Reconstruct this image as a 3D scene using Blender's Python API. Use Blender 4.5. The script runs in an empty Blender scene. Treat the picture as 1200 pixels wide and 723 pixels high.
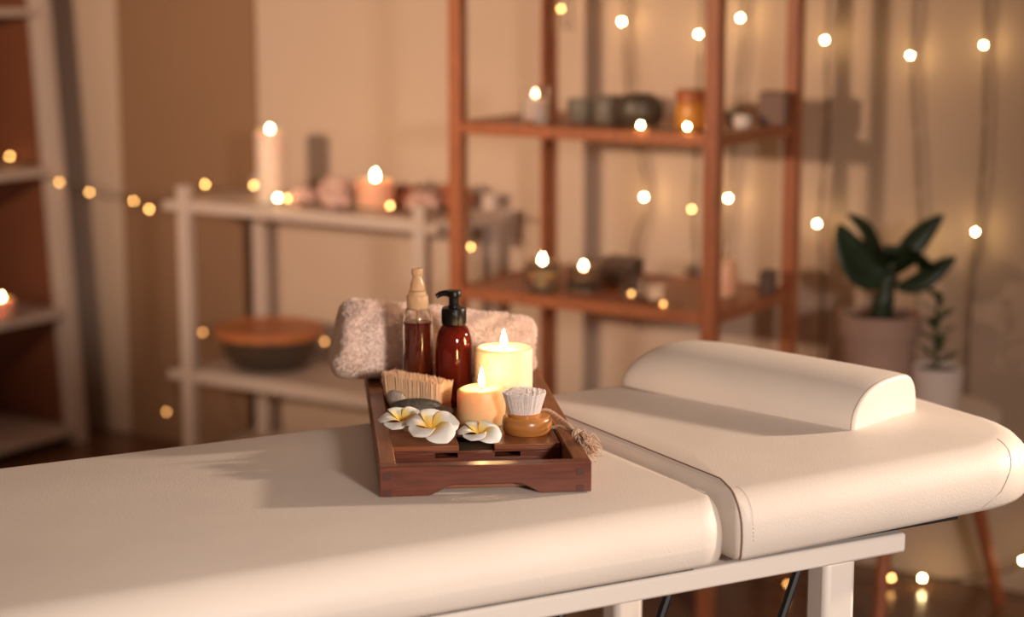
import bpy, bmesh, math, random
from math import sin, cos, pi, radians, sqrt, atan2
from mathutils import Vector, Matrix, Euler

random.seed(7)
SC = bpy.context.scene
COL = SC.collection

# ------------------------------------------------------------------ camera, world, lamps, exposure
# World axes follow the room: X runs along the back wall, Y into it, Z up.
YAW = radians(33.16)
cam_d = bpy.data.cameras.new('camera')
cam = bpy.data.objects.new('camera', cam_d); COL.objects.link(cam)
cam.location = (0, 0, 1.372)
cam.rotation_euler = (radians(90 - 10.117), 0, YAW)
cam_d.sensor_width = 36; cam_d.lens = 67.5; cam_d.clip_start = .05; cam_d.clip_end = 60
cam_d.dof.use_dof = True; cam_d.dof.focus_distance = 2.32; cam_d.dof.aperture_fstop = 2.45
SC.camera = cam

SC.view_settings.view_transform = 'Standard'; SC.view_settings.look = 'None'
SC.view_settings.gamma = 1; SC.view_settings.use_curve_mapping = False
SC.view_settings.exposure = 0.55

def V2(x, y):
    """camera-aligned ground coordinates (x right, y ahead) -> room coordinates"""
    return (cos(YAW) * x - sin(YAW) * y, sin(YAW) * x + cos(YAW) * y)

world = bpy.data.worlds.new('world'); SC.world = world; world.use_nodes = True
bg = world.node_tree.nodes['Background']
bg.inputs[0].default_value = (1.0, .64, .46, 1); bg.inputs[1].default_value = .12

def lamp(name, kind, loc, target, energy, color, size, **kw):
    d = bpy.data.lights.new(name, kind); d.energy = energy; d.color = color
    if kind == 'AREA': d.shape = 'DISK'; d.size = size
    else: d.shadow_soft_size = size
    for k, v in kw.items(): setattr(d, k, v)
    o = bpy.data.objects.new(name, d); COL.objects.link(o)
    o.location = loc
    o.rotation_euler = (Vector(target) - Vector(loc)).to_track_quat('-Z', 'Y').to_euler()
    return o
# spot lamp to the left of the camera, turned to the wall: throws the shelf shadows
lamp('left_lamp', 'SPOT', (-2.56, -.01, 1.50), (-2.95, 4.0, 1.62), 315, (1, .69, .47), .07, spot_size=radians(58), spot_blend=1.0)
# key lamp right of the camera: lights the near side of the table
lamp('front_lamp', 'SPOT', (*V2(1.05, -.2), 1.50), (*V2(.20, 2.1), .60), 165, (1, .85, .745), .16, spot_size=radians(52), spot_blend=.8)
# low lamp beyond the head of the table: throws the long shadows to the left
lamp('right_lamp', 'SPOT', (*V2(2.4, 3.0), 1.50), (*V2(-.05, 2.35), .78), 215, (1, .75, .56), .06,
     spot_size=radians(50), spot_blend=.6)

# ------------------------------------------------------------------ materials
def mat(name, color, rough=.5, noise=0, nscale=40, bump=0, bscale=200, stretch=None, **kw):
    m = bpy.data.materials.new(name); m.use_nodes = True
    nt = m.node_tree; b = nt.nodes['Principled BSDF']
    b.inputs['Base Color'].default_value = (*color, 1); b.inputs['Roughness'].default_value = rough
    for k, v in kw.items():
        b.inputs[k].default_value = v
    if noise or bump:
        tc = nt.nodes.new('ShaderNodeTexCoord'); mp = nt.nodes.new('ShaderNodeMapping')
        nt.links.new(tc.outputs['Object'], mp.inputs[0])
        if stretch: mp.inputs['Scale'].default_value = stretch
    if noise:
        n = nt.nodes.new('ShaderNodeTexNoise'); n.inputs['Scale'].default_value = nscale
        n.inputs['Detail'].default_value = 5
        nt.links.new(mp.outputs[0], n.inputs['Vector'])
        r = nt.nodes.new('ShaderNodeValToRGB')
        r.color_ramp.elements[0].position = .3; r.color_ramp.elements[1].position = .7
        r.color_ramp.elements[0].color = (*[c * (1 - noise) for c in color], 1)
        r.color_ramp.elements[1].color = (*[min(1, c * (1 + noise)) for c in color], 1)
        nt.links.new(n.outputs['Fac'], r.inputs[0]); nt.links.new(r.outputs[0], b.inputs['Base Color'])
    if bump:
        n2 = nt.nodes.new('ShaderNodeTexNoise'); n2.inputs['Scale'].default_value = bscale
        n2.inputs['Detail'].default_value = 3
        nt.links.new(mp.outputs[0], n2.inputs['Vector'])
        bp = nt.nodes.new('ShaderNodeBump'); bp.inputs['Strength'].default_value = bump
        bp.inputs['Distance'].default_value = .002
        nt.links.new(n2.outputs['Fac'], bp.inputs['Height']); nt.links.new(bp.outputs[0], b.inputs['Normal'])
    return m

def emit(name, color, strength):
    m = bpy.data.materials.new(name); m.use_nodes = True
    b = m.node_tree.nodes['Principled BSDF']
    b.inputs['Base Color'].default_value = (*color, 1)
    b.inputs['Emission Color'].default_value = (*color, 1)
    b.inputs['Emission Strength'].default_value = strength
    return m

M = dict(
    wall=mat('wall_paint', (.62, .472, .362), .85, noise=.04, nscale=1.5, bump=.15, bscale=60),
    brown=mat('brown_paint', (.30, .17, .095), .75, noise=.04, nscale=2),
    floor=mat('floor_wood', (.17, .075, .035), .22, noise=.3, nscale=5, stretch=(1, 9, 1)),
    leather=mat('cream_leather', (.78, .71, .64), .54, noise=.03, nscale=9, bump=.22, bscale=520),
    seam=mat('seam_thread', (.20, .11, .08), .8),
    stitch=mat('stitch_thread', (.42, .30, .24), .8),
    metal=mat('white_metal', (.84, .78, .72), .38),
    black=mat('black_metal', (.012, .012, .014), .35),
    under=mat('black_board_and_shade', (.012, .010, .010), .7),  # underside boards, and the painted darkness in the tray's deck notch
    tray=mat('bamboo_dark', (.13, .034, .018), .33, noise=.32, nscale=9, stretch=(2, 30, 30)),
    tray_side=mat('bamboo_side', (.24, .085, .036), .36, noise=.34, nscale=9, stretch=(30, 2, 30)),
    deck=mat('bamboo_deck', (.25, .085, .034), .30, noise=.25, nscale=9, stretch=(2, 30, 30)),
    joint=mat('bamboo_end_grain', (.07, .018, .010), .5),
    towel=mat('pink_terry', (.97, .80, .71), .95, noise=.06, nscale=120),
    shelfwood=mat('reddish_wood', (.38, .125, .05), .42, noise=.2, nscale=8, stretch=(14, 14, 2)),
    rackpaint=mat('white_paint', (.62, .50, .43), .5),
    ladderin=mat('brown_panel', (.22, .075, .035), .6, noise=.1, nscale=4),
    wick=mat('wick', (.02, .012, .01), .9),
    flame=emit('flame', (1, .60, .25), 105),
    flame_far=emit('flame_far', (1, .66, .32), 60),
    flame_weak=emit('flame_weak', (1, .66, .34), 16),
    bulb=emit('bulb_bright', (1, .70, .30), 75),
    bulb_dim=emit('bulb_dim', (1, .50, .14), 14),
    bulb_low=emit('bulb_faint', (1, .45, .13), 4.5),
    wire=mat('wire', (.10, .06, .03), .5),
    petal=None, leaf=mat('dark_leaf', (.012, .030, .010), .35, noise=.3, nscale=30),
    leaf2=mat('green_leaf', (.03, .065, .02), .45, noise=.3, nscale=30),
    pot=mat('clay_pot', (.42, .27, .21), .75, noise=.08, nscale=20),
    potw=mat('white_pot', (.78, .68, .62), .6),
    soil=mat('soil', (.03, .018, .012), .95, noise=.3, nscale=80),
    stone=mat('grey_stone', (.085, .078, .066), .6, noise=.3, nscale=160, bump=.5, bscale=400),
    stone2=mat('brown_stone', (.10, .06, .045), .6, noise=.2, nscale=120, bump=.3, bscale=400),
    pumice=mat('pumice', (.52, .44, .38), .95, noise=.2, nscale=260, bump=1, bscale=600),
    bristle=mat('tan_bristle', (.93, .63, .39), .7, noise=.05, nscale=300),
    bristlew=mat('white_bristle', (.80, .73, .70), .7, noise=.1, nscale=300),
    brushwood=mat('brush_wood', (.34, .10, .045), .4, noise=.2, nscale=60),
    honey=mat('honey_wood', (.46, .19, .05), .28, noise=.2, nscale=18, stretch=(1, 1, 9)),
    rope=mat('cream_rope', (.62, .44, .31), .9, noise=.15, nscale=400),
    glass=mat('clear_glass', (1, 1, 1), .02, **{'Transmission Weight': 1, 'IOR': 1.45}),
    smoke=mat('smoky_glass', (.45, .36, .28), .06, **{'Transmission Weight': .9, 'IOR': 1.3}),
    amber=mat('amber_glass', (.17, .014, .006), .06, **{'Transmission Weight': .62, 'IOR': 1.40}),
    liquid=mat('amber_liquid', (.26, .036, .010), .04, **{'Transmission Weight': .62, 'IOR': 1.33}),
    frost=mat('frosted_plastic', (.88, .62, .38), .25, **{'Transmission Weight': .5, 'IOR': 1.25}),
    blackp=mat('black_plastic', (.005, .004, .004), .35, **{'Specular IOR Level': .25}),
    amberjar=mat('amber_jar', (.75, .33, .06), .25, **{'Transmission Weight': .3}),
    lid=mat('red_brown_lid', (.38, .11, .04), .5),
    darkbrown=mat('dark_brown', (.085, .045, .03), .5),
    midbrown=mat('mid_brown', (.22, .13, .10), .6),
    greyjar=mat('grey_ceramic', (.16, .135, .105), .5),
    greydark=mat('dark_ceramic', (.07, .05, .035), .4),
    lidwood=mat('orange_wood', (.50, .17, .055), .4, noise=.2, nscale=8, stretch=(1, 9, 1)),
    bloom=mat('pale_pink_petal', (.74, .50, .43), .8),
    rust=mat('rust_petal', (.42, .15, .08), .8),
    fleece=mat('white_fabric', (.78, .68, .60), .95, bump=.8, bscale=60),
    stoolwood=mat('stool_wood', (.40, .12, .045), .45, noise=.2, nscale=10, stretch=(9, 9, 1)),
)

def wax(name, col, rad=.016):
    m = mat(name, col, .42, noise=.02, nscale=25)
    b = m.node_tree.nodes['Principled BSDF']
    b.inputs['Subsurface Weight'].default_value = 1
    b.inputs['Subsurface Radius'].default_value = (1, .62, .28)
    b.inputs['Subsurface Scale'].default_value = rad
    return m
M['wax'] = wax('cream_wax', (.93, .80, .56))
M['wax2'] = wax('peach_wax', (.96, .63, .32))
M['wax_far'] = wax('white_wax', (.88, .72, .62), .03)
M['wax_pink'] = wax('pink_wax', (.85, .50, .33), .03)

def petal_material():
    m = bpy.data.materials.new('frangipani_petal'); m.use_nodes = True
    nt = m.node_tree; b = nt.nodes['Principled BSDF']
    a = nt.nodes.new('ShaderNodeUVMap'); sx = nt.nodes.new('ShaderNodeSeparateXYZ')
    r = nt.nodes.new('ShaderNodeValToRGB'); e = r.color_ramp.elements
    e[0].position = .05; e[0].color = (.85, .46, .05, 1)
    e[1].position = .55; e[1].color = (.88, .83, .79, 1)
    k = e.new(.26); k.color = (.88, .66, .22, 1)
    nt.links.new(a.outputs[0], sx.inputs[0]); nt.links.new(sx.outputs[0], r.inputs[0])
    nt.links.new(r.outputs[0], b.inputs['Base Color'])
    b.inputs['Roughness'].default_value = .5
    b.inputs['Subsurface Weight'].default_value = .3; b.inputs['Subsurface Scale'].default_value = .004
    return m
M['petal'] = petal_material()

# ------------------------------------------------------------------ mesh helpers
class MB:
    """collects shapes; build() links them as ONE mesh object"""
    def __init__(s): s.v = []; s.f = []; s.uv = {}
    def add(s, vs, fs, mx=None):
        k = len(s.v)
        s.v += [tuple(mx @ Vector(v)) if mx else tuple(v) for v in vs]
        s.f += [tuple(i + k for i in f) for f in fs]
        return k
    def box(s, c, d, mx=None):
        x, y, z = [q / 2 for q in d]
        vs = [(c[0] + a * x, c[1] + b * y, c[2] + e * z) for e in (-1, 1) for a, b in ((-1, -1), (1, -1), (1, 1), (-1, 1))]
        s.add(vs, [(3, 2, 1, 0), (4, 5, 6, 7), (0, 1, 5, 4), (1, 2, 6, 5), (2, 3, 7, 6), (3, 0, 4, 7)], mx)
        return s
    def lathe(s, prof, c=(0, 0, 0), n=32, mx=None, sx=1, sy=1):
        """prof: (r, z) from bottom to top; r = 0 closes to a point"""
        vs = []; rows = []
        for r, z in prof:
            if r < 1e-6:
                rows.append([len(vs)]); vs.append((c[0], c[1], c[2] + z))
            else:
                rows.append(list(range(len(vs), len(vs) + n)))
                vs += [(c[0] + sx * r * cos(2 * pi * i / n), c[1] + sy * r * sin(2 * pi * i / n), c[2] + z) for i in range(n)]
        fs = []
        for A, B in zip(rows, rows[1:]):
            for i in range(n):
                j = (i + 1) % n
                if len(A) == 1 and len(B) == 1: continue
                if len(A) == 1: fs.append((A[0], B[j], B[i]))
                elif len(B) == 1: fs.append((A[i], A[j], B[0]))
                else: fs.append((A[i], A[j], B[j], B[i]))
        s.add(vs, fs, mx); return s
    def tube(s, pts, r, n=8, mx=None, closed=False):
        pts = [Vector(p) for p in pts]; rr = r if isinstance(r, (list, tuple)) else [r] * len(pts)
        vs = []; up = None
        for i, p in enumerate(pts):
            t = (pts[min(i + 1, len(pts) - 1)] - pts[max(i - 1, 0)]).normalized()
            if up is None:
                up = Vector((0, 0, 1)) if abs(t.z) < .9 else Vector((1, 0, 0))
            a = t.cross(up).normalized(); up = a.cross(t).normalized()
            vs += [p + rr[i] * (cos(2 * pi * k / n) * a + sin(2 * pi * k / n) * up) for k in range(n)]
        fs = [(i * n + k, i * n + (k + 1) % n, (i + 1) * n + (k + 1) % n, (i + 1) * n + k) for i in range(len(pts) - 1) for k in range(n)]
        fs += [tuple(reversed(range(n))), tuple(range((len(pts) - 1) * n, len(pts) * n))]
        s.add(vs, fs, mx); return s
    def prism(s, poly, y0, y1, mx=None):
        """polygon in x-z, extruded along y"""
        n = len(poly)
        vs = [(x, y0, z) for x, z in poly] + [(x, y1, z) for x, z in poly]
        fs = [tuple(range(n)), tuple(reversed(range(n, 2 * n)))] + [(i, i + n, (i + 1) % n + n, (i + 1) % n) for i in range(n)]
        s.add(vs, fs, mx); return s
    def rings(s, rings, cap=True, mx=None):
        n = len(rings[0]); vs = [p for r in rings for p in r]
        fs = [(i * n + k, i * n + (k + 1) % n, (i + 1) * n + (k + 1) % n, (i + 1) * n + k) for i in range(len(rings) - 1) for k in range(n)]
        if cap: fs += [tuple(reversed(range(n))), tuple(range((len(rings) - 1) * n, len(rings) * n))]
        s.add(vs, fs, mx); return s
    def build(s, name, m, parent=None, smooth=True, angle=38, bevel=0, seg=2, fix=True):
        me = bpy.data.meshes.new(name); me.from_pydata(s.v, [], s.f)
        if fix:
            bm = bmesh.new(); bm.from_mesh(me); bmesh.ops.recalc_face_normals(bm, faces=bm.faces); bm.to_mesh(me); bm.free()
        if smooth:
            me.shade_smooth(); me.set_sharp_from_angle(angle=radians(angle))
        me.materials.append(m)
        o = bpy.data.objects.new(name, me); COL.objects.link(o)
        if parent: o.parent = parent
        if bevel:
            b = o.modifiers.new('bevel', 'BEVEL'); b.width = bevel; b.segments = seg; b.limit_method = 'ANGLE'
        return o

def tag(o, label=None, cat=None, group=None, kind=None):
    for k, v in (('label', label), ('category', cat), ('group', group), ('kind', kind)):
        if v: o[k] = v
    return o

def thing(name, label, cat, loc=(0, 0, 0), rz=0, group=None):
    o = bpy.data.objects.new(name, None); COL.objects.link(o); o.empty_display_size = .05
    o.location = loc; o.rotation_euler = (0, 0, rz)
    return tag(o, label, cat, group)

def struct(o): o['kind'] = 'structure'; return o

def spline(pts, n=8):
    """Catmull-Rom through pts"""
    P = [Vector(p) for p in pts]; P = [2 * P[0] - P[1]] + P + [2 * P[-1] - P[-2]]; out = []
    for i in range(1, len(P) - 2):
        a, b, c, d = P[i - 1:i + 3]
        for k in range(n):
            t = k / n
            out.append(.5 * ((2 * b) + (c - a) * t + (2 * a - 5 * b + 4 * c - d) * t * t + (3 * b - a - 3 * c + d) * t ** 3))
    return out + [P[-2]]

# ------------------------------------------------------------------ the setting
WALL = 4.05
struct(MB().box((-1.4, 1.4, -.02), (6.2, 5.5, .04)).build('floor', M['floor'], smooth=False))
struct(MB().box((-1.4, WALL + .05, 1.3), (6.4, .1, 2.6)).build('wall_back', M['wall'], smooth=False))
struct(MB().box((-4.55, 1.4, 1.3), (.1, 5.5, 2.6)).build('wall_left', M['wall'], smooth=False))
struct(MB().box((-3.735, WALL - .008, 1.3), (.51, .016, 2.6)).build('trim_1', M['brown'], smooth=False, bevel=.003))

# ------------------------------------------------------------------ massage table
TA = radians(28.6)                    # table axis from the camera's right
TOP = .78                             # top of the long cushion
def tab(a, b): return V2(cos(TA) * a - sin(TA) * b, sin(TA) * a + cos(TA) * b)
B0, B1 = 1.715, 2.300                 # near and far edge across
BM = (B0 + B1) / 2; AM = .75
table = thing('massage_table', 'long cream leather massage table on white metal frame, tray standing on it', 'massage table', (*tab(AM, BM), 0), YAW + TA)
W2 = (B1 - B0) / 2

def outline(x0, x1, y0, y1, r0, r1, d, k0=1, k1=1, nc=9):
    """rounded rectangle inset by d, counter-clockwise from the near start corner"""
    X0, X1, Y0, Y1 = x0 + d * k0, x1 - d * k1, y0 + d, y1 - d
    out = []
    for (cx, cy, r, a0) in ((X0, Y0, r0, pi), (X1, Y0, r1, 1.5 * pi), (X1, Y1, r1, 0), (X0, Y1, r0, .5 * pi)):
        r = max(r - d * .6, .004)
        mx = cx + r if cx == X0 else cx - r; my = cy + r if cy == Y0 else cy - r
        for i in range(nc):
            a = a0 + .5 * pi * i / (nc - 1)
            out.append((mx + r * cos(a), my + r * sin(a)))
    return out

def cushion(name, x0, x1, z0, z1, r0, r1, R, k0=1, k1=1, crown=.004):
    zs = z1 - crown
    prof = [(.010, z0), (.003, z0 + .003), (0, z0 + .008), (-.003, z0 + .025), (-.003, zs - R - .004)]
    for i in range(1, 13):
        a = .5 * pi * i / 12
        prof.append((R * (1 - cos(a)) - .003 * (1 - i / 12), zs - R + R * sin(a)))
    prof += [(R + .03, zs + crown * .4), (R + .08, zs + crown * .8), (R + .14, zs + crown)]
    rings = [[(x, y, z) for x, y in outline(x0, x1, -W2, W2, r0, r1, d, k0, k1)] for d, z in prof]
    mb = MB(); mb.rings(rings)
    return mb, rings

mb, mrings = cushion('', -.95, 1.224 - AM, TOP - .076, TOP, .03, .045, .042, k1=.14)
main_c = mb.build('foot_cushion', M['leather'], table, angle=60)
mb, hrings = cushion('', 1.2300 - AM, 1.736 - AM, TOP - .076, TOP + .006, .012, .13, .040, k0=.30, k1=.9)
head_c = mb.build('head_cushion', M['leather'], table, angle=60)
HTILT = radians(-1.3)                 # the head section is tipped up a little
pv = Vector((1.23 - AM, 0, TOP - .076))
head_c.rotation_euler = (0, HTILT, 0); head_c.location = pv - Matrix.Rotation(HTILT, 3, 'Y') @ pv
NC = 9
def rim_path(rings, i_near, i_far, lift=.0006):
    last = 18
    near = [Vector(r[i_near]) for r in rings[1:last]]; far = [Vector(r[i_far]) for r in rings[1:last]]
    out = near + list(reversed(far))
    return out
MB().tube(rim_path(hrings, 4, 3 * NC + 4), .0012, 6).build('seam', M['seam'], head_c)
# wrapped end of the head cushion: diagonal seam
pts = []
for k, r in enumerate(hrings[2:15]):
    q = NC - .045 + 2.6 * (k / 12) ** .7 if k else NC - .045
    i = int(q); f = q - i
    pts.append(Vector(r[i]).lerp(Vector(r[i + 1]), f))
MB().tube(pts, .0007, 6).build('seam', M['stitch'], head_c)
MB().tube(rim_path(mrings, NC + 5, 2 * NC + 3), .0006, 6).build('seam', M['stitch'], main_c)
# stitch line beside the head seam
st = MB()
path = []
for r in hrings[3:17]:
    p = Vector(r[NC - 1]); path.append(Vector((1.2300 - AM + .016 + .010 * max(0, (p.z - TOP + .03)) / .05, p.y - .0003, p.z)))
path = spline(path, 4)
for i in range(0, len(path) - 1, 2):
    st.tube([path[i], path[i].lerp(path[i + 1], .85)], .0005, 4)
tag(st.build('stitching', M['stitch'], head_c), kind='stuff')

BZ = TOP - .076
MB().box(((-.94 + 1.20 - AM) / 2, 0, BZ - .006), (1.18 - AM + .94, 2 * W2 - .07, .010)).build('base_board', M['under'], table, smooth=False)
MB().box(((1.26 + 1.58) / 2 - AM, 0, BZ - .0026), (.32, 2 * W2 - .064, .005)).build('base_board', M['under'], table, smooth=False)  # black underside, widened so its colour also draws the shadow line above the rail
hb = table.children[-1]; hb.rotation_euler = head_c.rotation_euler; hb.location = head_c.location
def rail(y): 
    return MB().box(((-.9 + 1.500 - AM) / 2, y, BZ - .0235), (1.500 - AM + .9, .028, .025)).build('frame_rail', M['metal'], table, bevel=.004)
rail(-W2 + .046); rail(W2 - .046)
for x in (-.85, .2, 1.475 - AM): MB().box((x, 0, BZ - .0285), (.03, 2 * W2 - .120, .026)).build('cross_rail', M['metal'], table, bevel=.003)
for x in (1.404 - AM, -.60):
    for y in (-W2 + .056, W2 - .056):
        leg = MB().box((x, y, (BZ - .030 + .012) / 2), (.046, .042, BZ - .030 - .012)).build('leg', M['metal'], table, bevel=.008, seg=3)
        MB().lathe([(0, 0), (.024, 0), (.026, .006), (.024, .014), (0, .014)], (x, y, 0), 20).build('rubber_foot', M['black'], leg)
for (xa, xb) in ((1.365 - AM, 1.01 - AM), (1.18 - AM, .98 - AM)):
    for y in (-W2 + .070, W2 - .070):
        MB().tube([(xa, y, BZ - .048), (xa - .10, y, BZ - .30), (xb - .10, y, .25)], .0055, 8).build('brace', M['black'], table)
# crossed brace feet rest on a low stretcher
MB().box((1.404 - AM, 0, .25), (.025, 2 * W2 - .12, .025)).build('stretcher', M['metal'], table, bevel=.004)

# ------------------------------------------------------------------ head bolster
HT = TOP + .006
bol = thing('bolster_pillow', 'cream leather half-round bolster pillow at the head of the table', 'pillow', (*V2(.342, 2.560), HT + .0047), YAW + radians(46))
bol.rotation_euler.y = radians(-1.2)
def bolster():
    L, D, H = .397, .138, .059
    sec = []
    n = 30
    for i in range(n + 1):          # front (-x) slopes gently, back (+x) stands up
        a = pi * i / n
        x, z = cos(a), max(0.0, sin(a))
        if x > 0: x = x ** .50; z = z ** .62
        else: x = -abs(x) ** .96; z = z ** .80
        sec.append((.012 + (x * .060 if x > 0 else x * .088), z * H))
    sec = list(sec) + [(-.045, 0), (0, 0), (.045, 0)]
    rows = []
    for k in range(49):
        t = -1 + 2 * k / 48
        drop = (.035 if t < 0 else .22) * abs(t) ** 4 + (.02 if t < 0 else .30) * abs(t) ** 24
        e = 1 - drop
        rows.append([(.01 + (x - .01) * (1 - drop * .22), t * L / 2, z * e) for x, z in sec])
    return rows, L
rows, L = bolster()
bb = MB(); bb.rings([[p for p in r] for r in rows])
cover = bb.build('cushion', M['leather'], bol, angle=50, bevel=.006, seg=3)
for r, s in ((rows[0], -1), (rows[-1], 1)):
    MB().tube([(p[0] * 1.0, p[1] - s * .004, p[2] + .0005) for p in r[:31]], .0007, 5).build('seam', M['stitch'], bol)

# ------------------------------------------------------------------ wooden tray
TR = radians(6.0)
tr_o = (-.1493, 2.101)
tray = thing('bath_tray', 'dark bamboo tray with arched front rail standing on the massage table', 'tray', (*V2(*tr_o), TOP), YAW + TR)
def tl(X, Y):
    """camera-aligned ground point -> tray local"""
    dx, dy = X - tr_o[0], Y - tr_o[1]
    return (cos(TR) * dx + sin(TR) * dy, -sin(TR) * dx + cos(TR) * dy)
TW, TD, TH = .2415, .60, .035
def arch_poly():
    p = [(0, 0), (.054, 0)]
    for i in range(1, 9):
        t = i / 8; p.append((.054 + .034 * t, .0125 * (3 * t * t - 2 * t ** 3) ** .8))
    for i in range(1, 9):
        t = i / 8; p.append((.154 + .032 * t if i else .154, .0125 * (1 - (3 * t * t - 2 * t ** 3)) ** .8))
    return p + [(TW, 0), (TW, TH), (0, TH)]
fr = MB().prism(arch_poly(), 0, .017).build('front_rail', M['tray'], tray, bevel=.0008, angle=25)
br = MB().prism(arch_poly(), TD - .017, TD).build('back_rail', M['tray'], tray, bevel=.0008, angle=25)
for x, s in ((0, 0), (TW - .019, 1)):
    MB().box((x + .0095, TD / 2, TH / 2 + .0014), (.0188, TD - .0345, TH - .0028)).build('side_rail', M['tray_side'], tray, bevel=.0012)
for yy, ob, s in ((-.0003, fr, -1), (TD + .0003, br, 1)):
    for x in (.0085, TW - .0130):
        for z in (.0042, .0235):
            MB().box((x, yy, z), (.0085, .0012, .0078)).build('joint_block', M['joint'], ob, smooth=False)
# raised deck behind an open front bay
ix0, ix1 = .0195, TW - .0195
dz = .027
def plank(x0, x1, y0, y1, z0, z1, name='deck_board', m='deck'):
    return MB().box(((x0 + x1) / 2, (y0 + y1) / 2, (z0 + z1) / 2), (x1 - x0 - .0006, y1 - y0 - .0006, z1 - z0)).build(name, M[m], tray, bevel=.0008)
DY = .122
plank(ix0, .0995, DY, .186, dz - .006, dz)
plank(.1415, ix1, DY, .186, dz - .006, dz)
y = .186
while y < TD - .03:
    y2 = min(y + .058, TD - .0175); plank(ix0, ix1, y, y2, dz - .006, dz); y = y2
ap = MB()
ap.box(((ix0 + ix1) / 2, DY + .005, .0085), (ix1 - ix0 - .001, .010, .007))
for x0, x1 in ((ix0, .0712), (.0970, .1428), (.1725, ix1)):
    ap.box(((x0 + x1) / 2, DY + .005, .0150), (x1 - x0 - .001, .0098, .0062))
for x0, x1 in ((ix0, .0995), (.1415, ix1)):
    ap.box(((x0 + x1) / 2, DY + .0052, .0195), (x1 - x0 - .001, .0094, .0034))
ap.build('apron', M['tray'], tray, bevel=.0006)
MB().box((.1205, DY + .036, .0125), (.046, .050, .008)).build('notch_shade', M['under'], tray, smooth=False)  # black block painted in for the darkness inside the deck notch
plank(ix0, ix1, .0175, .121, .0035, .0075, 'bottom_board')
plank(ix0, ix1, DY + .02, TD - .02, .0035, .0070, 'bottom_board')
DK = TOP + dz                         # deck level

# ------------------------------------------------------------------ candles
def flame_profile(h, r):
    return [(0, 0), (r * .55, h * .06), (r * .9, h * .18), (r, h * .32), (r * .82, h * .52), (r * .50, h * .73), (r * .22, h * .9), (0, h)]
def candle(name, label, loc, r, h, m, fh, fr, fm='flame', group=None, lean=0, tilt=0, dish=.004):
    t = thing(name, label, 'candle', loc, 0, group)
    bvl = min(.004, r * .12)
    prof = [(0, 0), (r * .97, 0), (r, .003), (r, h - bvl), (r - bvl * .3, h - bvl * .3), (r - bvl, h), (r - bvl * 1.9, h - .0006),
            (r * .66, h - dish * .7), (r * .3, h - dish), (0, h - dish)]
    b = MB(); b.lathe(prof, n=48)
    if tilt:
        b.v = [(x, y, z + (tilt * (x * cos(YAW) + y * sin(YAW)) / r + tilt * .12 * sin(3 * atan2(y, x)) if z > h * .6 else 0)) for x, y, z in b.v]
    wx = b.build('wax', M[m], t, angle=50)
    wk = spline([(0, 0, h - dish), (.0004, 0, h - dish + .004), (.0012 + lean, .0005, h - dish + .008)], 4)
    MB().tube(wk, .0009 if fr < .006 else .0016, 6).build('wick', M['wick'], t)
    MB().lathe(flame_profile(fh, fr), (.0006 + lean, 0, h - dish + .0045), 16).build('flame', M[fm], t, angle=180)
    return t
candle('pillar_candle', 'taller lit cream candle at the back of the tray, before the rolled towel', (*V2(-.0110, 2.432), DK), .0376, .081, 'wax', .023, .0042)
candle('pillar_candle', 'shorter lit peach-cream candle, wide and low, beside the white bristle brush', (*V2(-.0385, 2.350), DK), .0305, .0455, 'wax2', .026, .0040, tilt=.0022)

# ------------------------------------------------------------------ bottles
def spray_bottle():
    t = thing('spray_bottle', 'clear spray bottle of brown liquid with translucent nozzle, before the towel', 'bottle', (*V2(-.1237, 2.476), DK), YAW)
    r = .0205
    out = [(0, 0), (r - .003, 0), (r - .0005, .002), (r, .006), (r - .0006, .098), (r - .0018, .112), (r - .0045, .122), (r - .0085, .128), (.0105, .131), (.0105, .133)]
    inn = [(.0090, .133), (.0090, .130), (r - .0100, .1265), (r - .0063, .121), (r - .0034, .111), (r - .0022, .098), (r - .0016, .006), (r - .004, .0035), (0, .0035)]
    MB().lathe(out + inn, n=40).build('glass', M['glass'], t, angle=50)
    rl = r - .0019
    MB().lathe([(0, .0038), (rl - .003, .0038), (rl, .0065), (rl - .0006, .098), (rl - .0009, .1065), (0, .1065)], n=40).build('liquid', M['liquid'], t, angle=50)
    c = MB().lathe([(.0100, .1225), (.0138, .1225), (.0142, .124), (.0142, .139), (.0136, .1405), (.0118, .142), (.0112, .147), (0, .147)], n=36).build('collar', M['frost'], t)
    MB().lathe([(0, .1475), (.0095, .1475), (.0100, .149), (.0088, .158), (.0064, .163), (.0060, .167), (.0074, .169), (.0076, .1755), (.0070, .1765), (.003, .1740), (0, .1740)], n=30).build('nozzle', M['frost'], t)
    MB().tube([(0, 0, .122), (0, 0, .06), (.004, 0, .008)], .0017, 8).build('dip_tube', M['frost'], t)
spray_bottle()
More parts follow.
